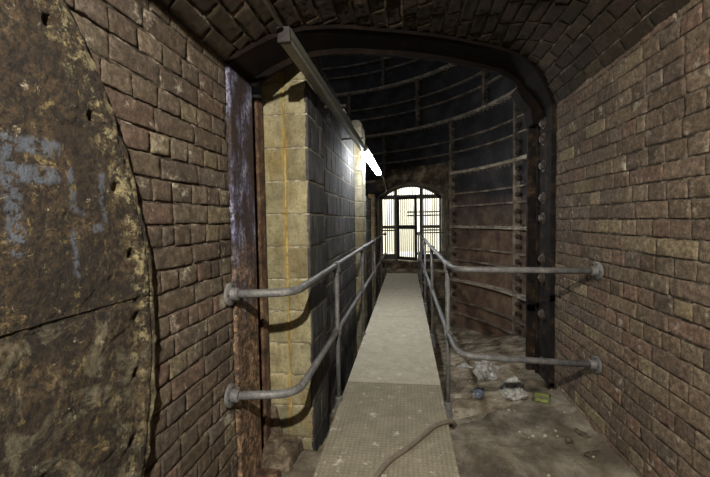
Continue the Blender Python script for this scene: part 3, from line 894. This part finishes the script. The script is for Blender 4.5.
def rail_set(name, label, X, posts, pathT, pathL, ftop, flow, dirn, zl):
    o = empty(name, (0,0,0)); tag(o, label, 'handrail')
    MB().tube(smooth_path(pathT), RP, 18).build('top_rail', M['galv'], o, True)
    MB().tube(smooth_path(pathL), RP, 18).build('lower_rail', M['galv'], o, True)
    for i, y in enumerate(posts):
        p = MB().tube([(X, y, -.09), (X, y, 1.1)], RP*.88, 14).build('post', M['galv'], o, True)
        fx = MB(); fx.box((X-.03, y-.045, -.11), (X+.03, y+.045, -.015)); fx.lathe((X, y, -.015), (0,0,1), [(.03,0),(.03,.05),(.022,.06)], 14)
        fx.build('foot', M['galv'], p)
        fitting(o, (X, y, 1.1)); fitting(o, (X, y, zl), .06)
    flange(o, ftop, dirn); flange(o, flow, dirn)
    return o
PY = [2.93, 4.68, 6.43, 8.18, 9.93]
xl, xr = -.548, .306
lft = rail_set('left_handrail', 'grey tubular two-rail handrail along left side of walkway bending to left brick wall', xl, PY,
   [((XL+.02,1.735,1.1),0), ((xl,1.80,1.1),.12), ((xl,9.93,1.1),0)],
   [((XL+.02,1.705,.61),0), ((xl,1.80,.59),.12), ((xl,2.93,.58),0.05), ((xl,9.93,.58),0)],
   (XL+.003,1.735,1.1), (XL+.003,1.705,.61), (1,.0,0), .58)
rgt = rail_set('right_handrail', 'grey tubular two-rail handrail along right side of walkway bending to right brick wall', xr, PY,
   [((XR-.02,2.62,1.10),0), ((.32,2.56,1.115),.13), ((xr,2.95,1.1),.05), ((xr,9.93,1.1),0)],
   [((XR-.02,2.62,.485),0), ((.33,2.50,.56),.13), ((xr,2.93,.58),.05), ((xr,9.93,.58),0)],
   (XR-.003,2.62,1.1), (XR-.003,2.62,.485), (-1,0,0), .58)
for z in (1.1, .60):
    MB().tube([(xr, 9.93, z), (.98, 9.93+.05, z)], RP*.8, 12).build('return_rail', M['galv'], rgt, True)

# ------------------------------------------------------------ lights and cables
def fixture(name, label, p, q, lit):
    p, q = Vector(p), Vector(q); o = empty(name, p); tag(o, label, 'fluorescent light')
    d = (q-p); L = d.length; d.normalize(); e = d*.03
    z = Vector((0,0,1))
    MB().bar(e, d*L - e, .056, .045).build('body', M['batten'], o, bevel=.006)
    if lit:
        MB().bar(e*1.2 - z*.055, d*L - e*1.2 - z*.055, .09, .075).build('tube_and_glare', M['tube_lit'], o, bevel=.03, seg=5)  # lit tube drawn thicker, with its glare built into the shape
    else:
        MB().bar(e - z*.036, d*L - e - z*.036, .052, .03).build('diffuser', M['diffuser'], o, bevel=.008)
    for c in (e*.5, d*L - e*.5):
        MB().bar(c - d*.012 - z*.018, c + d*.012 - z*.018, .060, .070).build('end_cap', M['dark'] if not lit else M['black'], o, bevel=.006)
    return o
f1 = fixture('fluorescent_batten', 'long unlit grey fluorescent batten running high along the block wall', (-.541,1.69,2.31), (-.50,4.42,2.31), False)
f2 = fixture('fluorescent_batten', 'glaring lit white fluorescent tube light beyond the unlit batten', (-.478,4.50,2.31), (-.465,6.65,2.31), True)
for o_, y, x0 in ((f1, 3.0, -.70), (f1, 4.2, -.70), (f2, 5.38, -.56)):
    MB().bar(Vector((x0, y, 2.35)) - o_.location, Vector((-.46, y, 2.35)) - o_.location, .02, .02).build('bracket', M['dark'], o_)
o = MB().tube([(-.545,-1.2,2.33),(-.543,.6,2.325),(-.541,1.66,2.315)], .011, 12).build('cable_conduit', M['conduit'], smooth=True)
tag(o, 'thin grey conduit pipe under the brick vault at near end of the unlit batten', 'conduit')
pts = [((-.464,6.70,2.30),0), ((-.455,7.9,2.30),.3), ((-.52,10.2,2.20),.2), ((-.70,10.55,2.14),.08), ((-.775,10.6,2.05),.06), ((-.775,10.6,.9),0)]
o = MB().tube(smooth_path(pts), .014, 10).build('cable_conduit', M['conduit'], smooth=True)
tag(o, 'grey conduit dropping from the lit tube to the left jamb of the gate', 'conduit')
# brown hose over the near plate and the floor edge
hp = []
ctrl = [(-.26,1.75,.03),(-.16,2.08,.028),(-.10,2.20,.028),(-.03,2.29,.028),(.05,2.40,.028),(.13,2.52,.03),(.19,2.60,.032),(.26,2.655,.028),(.31,2.69,.015),(.335,2.74,-.05),(.33,2.85,-.14)]
for i in range(len(ctrl)-1):
    p0 = Vector(ctrl[max(i-1,0)]); p1 = Vector(ctrl[i]); p2 = Vector(ctrl[i+1]); p3 = Vector(ctrl[min(i+2, len(ctrl)-1)])
    for k in range(6):
        t = k/6
        hp.append(.5*((2*p1) + (p2-p0)*t + (2*p0-5*p1+4*p2-p3)*t*t + (3*p1-p0-3*p2+p3)*t**3))
hp.append(Vector(ctrl[-1]))
o = MB().tube(hp, .0155, 14).build('hose', M['hose'], smooth=True)
tag(o, 'brown hose snaking across the near chequered plate and over the floor edge', 'hose')

# overhead tunnel lamp that lights the foreground (above and behind the viewer)
o = empty('ceiling_lamp', (-.03,-.55,2.56)); tag(o, 'round ceiling lamp fixed to the brick vault above the viewer', 'lamp')
MB().lathe((0,0,.03), (0,0,-1), [(.11,0),(.11,.03),(.10,.05)], 28).build('housing', M['dark'], o, auto=.5)

# ------------------------------------------------------------ litter and stones
def crumple(name, p, sx, sy, sz, mat, seed, amp=.5, rz=0, sub=3):
    bm = bmesh.new(); bmesh.ops.create_icosphere(bm, subdivisions=sub, radius=1)
    for v in bm.verts:
        if sub == 3: v.co += Vector((rnd(-1,1), rnd(-1,1), rnd(-1,1)))*.10
        n = v.co.normalized(); q = v.co*1.4 + Vector((seed, seed*2, 0))
        r = 1 + amp*noise.ridged_multi_fractal(q, 1, 2.2, 4, 1, 2)*.35 - amp*.4 + amp*.6*noise.noise(q*1.7)
        v.co = n*r
        if v.co.z < -.45: v.co.z = -.45
        v.co = Vector((v.co.x*sx, v.co.y*sy, (v.co.z+.4)*sz))
    me = bpy.data.meshes.new(name); bm.to_mesh(me); bm.free()
    o = bpy.data.objects.new(name, me); COL.objects.link(o); me.materials.append(mat); o.location = p; o.rotation_euler.z = rz
    return o
def on(x, y, dz=0): return (x, y, gz(x, y)+dz)
o = crumple('plastic_bag', on(.92, 3.42), .10, .085, .10, M['bag'], 3.1, 1.0); tag(o, 'crumpled dirty white plastic bag beside the foot of the right column', 'bag')
o = crumple('plastic_bag', on(.86, 4.25), .12, .10, .15, M['bag'], 8.3, 1.0); tag(o, 'crumpled grey-white plastic bag farther up the rubble under the upper wall ribs', 'bag')
o = crumple('plastic_scrap', on(.74, 5.0), .09, .06, .05, M['bag'], 5.3, 1.0); tag(o, 'small white plastic scrap farthest along the rubble heap', 'scrap')
o = crumple('crushed_can', on(.63, 3.48), .045, .04, .05, M['blue'], 1.7, .8); tag(o, 'dark blue crushed can lying in the rail shadow on rubble', 'can')
# carton
c = empty('drinks_carton', (1.045, 3.10, .005), math.radians(-20)); tag(c, 'flattened green and yellow carton at foot of the right iron column', 'carton')
MB().box((-.065,-.045,0), (.065,.045,.05)).build('body', M['green'], c, bevel=.005)
MB().box((-.045,-.048,.012), (.045,-.0455,.036)).build('yellow_panel', M['yellow'], c)
MB().box((-.05,-.03,.0505), (.05,.015,.053)).build('yellow_panel', M['yellow'], c)
# loose fragments
def stone_mesh(seed, mat):
    o = crumple('rubble_stone', (0,0,0), 1, .8, .7, mat, seed, .45, sub=2)
    return o
protos = [stone_mesh(s_, M['stone'] if i % 3 else M['palestone']) for i, s_ in enumerate((1.1, 4.4, 9.2, 12.7, 6.6, 17.3))]
used = set()
def put_stone(x, y, z, r, label, group):
    i = random.randrange(len(protos)); src = protos[i]
    o = src if i not in used else src.copy()
    if i in used: COL.objects.link(o)
    used.add(i)
    o.location = (x, y, z); o.scale = (r, r, r); o.rotation_euler = (0, 0, rnd(0, 6.28)); tag(o, label, 'stone', group)
cnt = 0
while cnt < 90:
    y = 2.9 + 3.6*random.random()**1.6; x = rnd(.38, 1.6)
    if y < Yp(x)+.08 or (x > 1.05 and y < 3.95) or math.hypot(x-CX, y-CY) > RS-.2: continue
    put_stone(x, y, gz(x, y)-.006, rnd(.006, .02) if random.random() < .85 else rnd(.02,.045), 'small rough stone fragment lying on the rubble slope right of the walkway', 'stones on the rubble slope'); cnt += 1
cnt = 0
while cnt < 34:
    x = rnd(.32, 1.15); y = rnd(2.05, 2.95)
    if y > Yp(x)-.03: continue
    put_stone(x, y, fz(x, y), rnd(.005, .013), 'tiny stone chip scattered on the dusty foreground floor right of the hose', 'chips on the foreground floor'); cnt += 1
for x, y, r in ((-.80,1.93,.035),(-.74,1.98,.03),(-.78,1.86,.028),(-.70,1.93,.022),(-.66,2.0,.018),(-.82,1.8,.03),(-.72,1.86,.016)):
    put_stone(x, y, .0, r, 'broken pale stone lump at the foot of the left iron column', 'stone lumps by the left column')
for k, (x, y, rz) in enumerate(((1.10,2.40,.4),(1.02,2.52,1.3),(1.13,2.60,2.0))):
    mb = MB(); V = []; n = 6
    for j in range(n):
        for i in range(n):
            u, v = i/(n-1)-.5, j/(n-1)-.5
            V.append((u*.11, v*.05*(1-abs(u)), .012 + .03*u*u + .012*N((u*4+k, v*4, 0))))
    mb.add(V, [(j*n+i, j*n+i+1, (j+1)*n+i+1, (j+1)*n+i) for j in range(n-1) for i in range(n-1)])
    o = mb.build('dry_leaf', M['foot'], smooth=True); o.location = (x, y, fz(x, y)); o.rotation_euler.z = rz
    m = o.modifiers.new('s', 'SOLIDIFY'); m.thickness = .0015
    tag(o, 'curled dry brown scrap on the floor close to the right brick wall', 'scrap', 'curled scraps by the right wall')

# ------------------------------------------------------------ lighting
def light(kind, name, loc, energy, col, size=.1, target=None, sy=None, spread=None):
    l = bpy.data.lights.new(name, kind); l.energy = energy; l.color = col
    if kind == 'AREA':
        l.size = size
        if sy: l.shape = 'RECTANGLE'; l.size_y = sy
        else: l.shape = 'DISK'
        if spread: l.spread = spread
    else: l.shadow_soft_size = size
    o = bpy.data.objects.new(name, l); COL.objects.link(o); o.location = loc
    if target: o.rotation_euler = (Vector(target)-Vector(loc)).to_track_quat('-Z', 'Y').to_euler()
    return o
light('AREA', 'tunnel_lamp_light', (-.03,-.55,2.50), 190, (1,.93,.80), .055, (.65,1.5,.3))
light('AREA', 'passage_lamp_light', (.2,12.9,3.3), 175, (1,.97,.88), 2.4, (.2,13.4,.5), 1.2)
w = bpy.data.worlds.new('world'); sc.world = w; w.use_nodes = True
w.node_tree.nodes['Background'].inputs[0].default_value = (.8,.87,1,1)
w.node_tree.nodes['Background'].inputs[1].default_value = .10

# ------------------------------------------------------------ camera
cam = bpy.data.cameras.new('camera'); co = bpy.data.objects.new('camera', cam); COL.objects.link(co)
yaw, pit, rol = math.radians(7.72), math.radians(2.75), math.radians(.9)
Fv = Vector((-math.sin(yaw)*math.cos(pit), math.cos(yaw)*math.cos(pit), -math.sin(pit)))
Rv = Vector((math.cos(yaw), math.sin(yaw), 0)); Uv = Rv.cross(Fv)
R2 = Rv*math.cos(rol) - Uv*math.sin(rol); U2 = Rv*math.sin(rol) + Uv*math.cos(rol)
mt = Matrix((R2, U2, -Fv)).transposed().to_4x4(); mt.translation = Vector((0, 0, 1.45)); co.matrix_world = mt
cam.sensor_width = 36; cam.lens = 380/710*36; cam.clip_start = .02
sc.camera = co
vs = sc.view_settings; vs.view_transform = 'Standard'; vs.look = 'None'; vs.exposure = 0; vs.gamma = 1; vs.use_curve_mapping = False
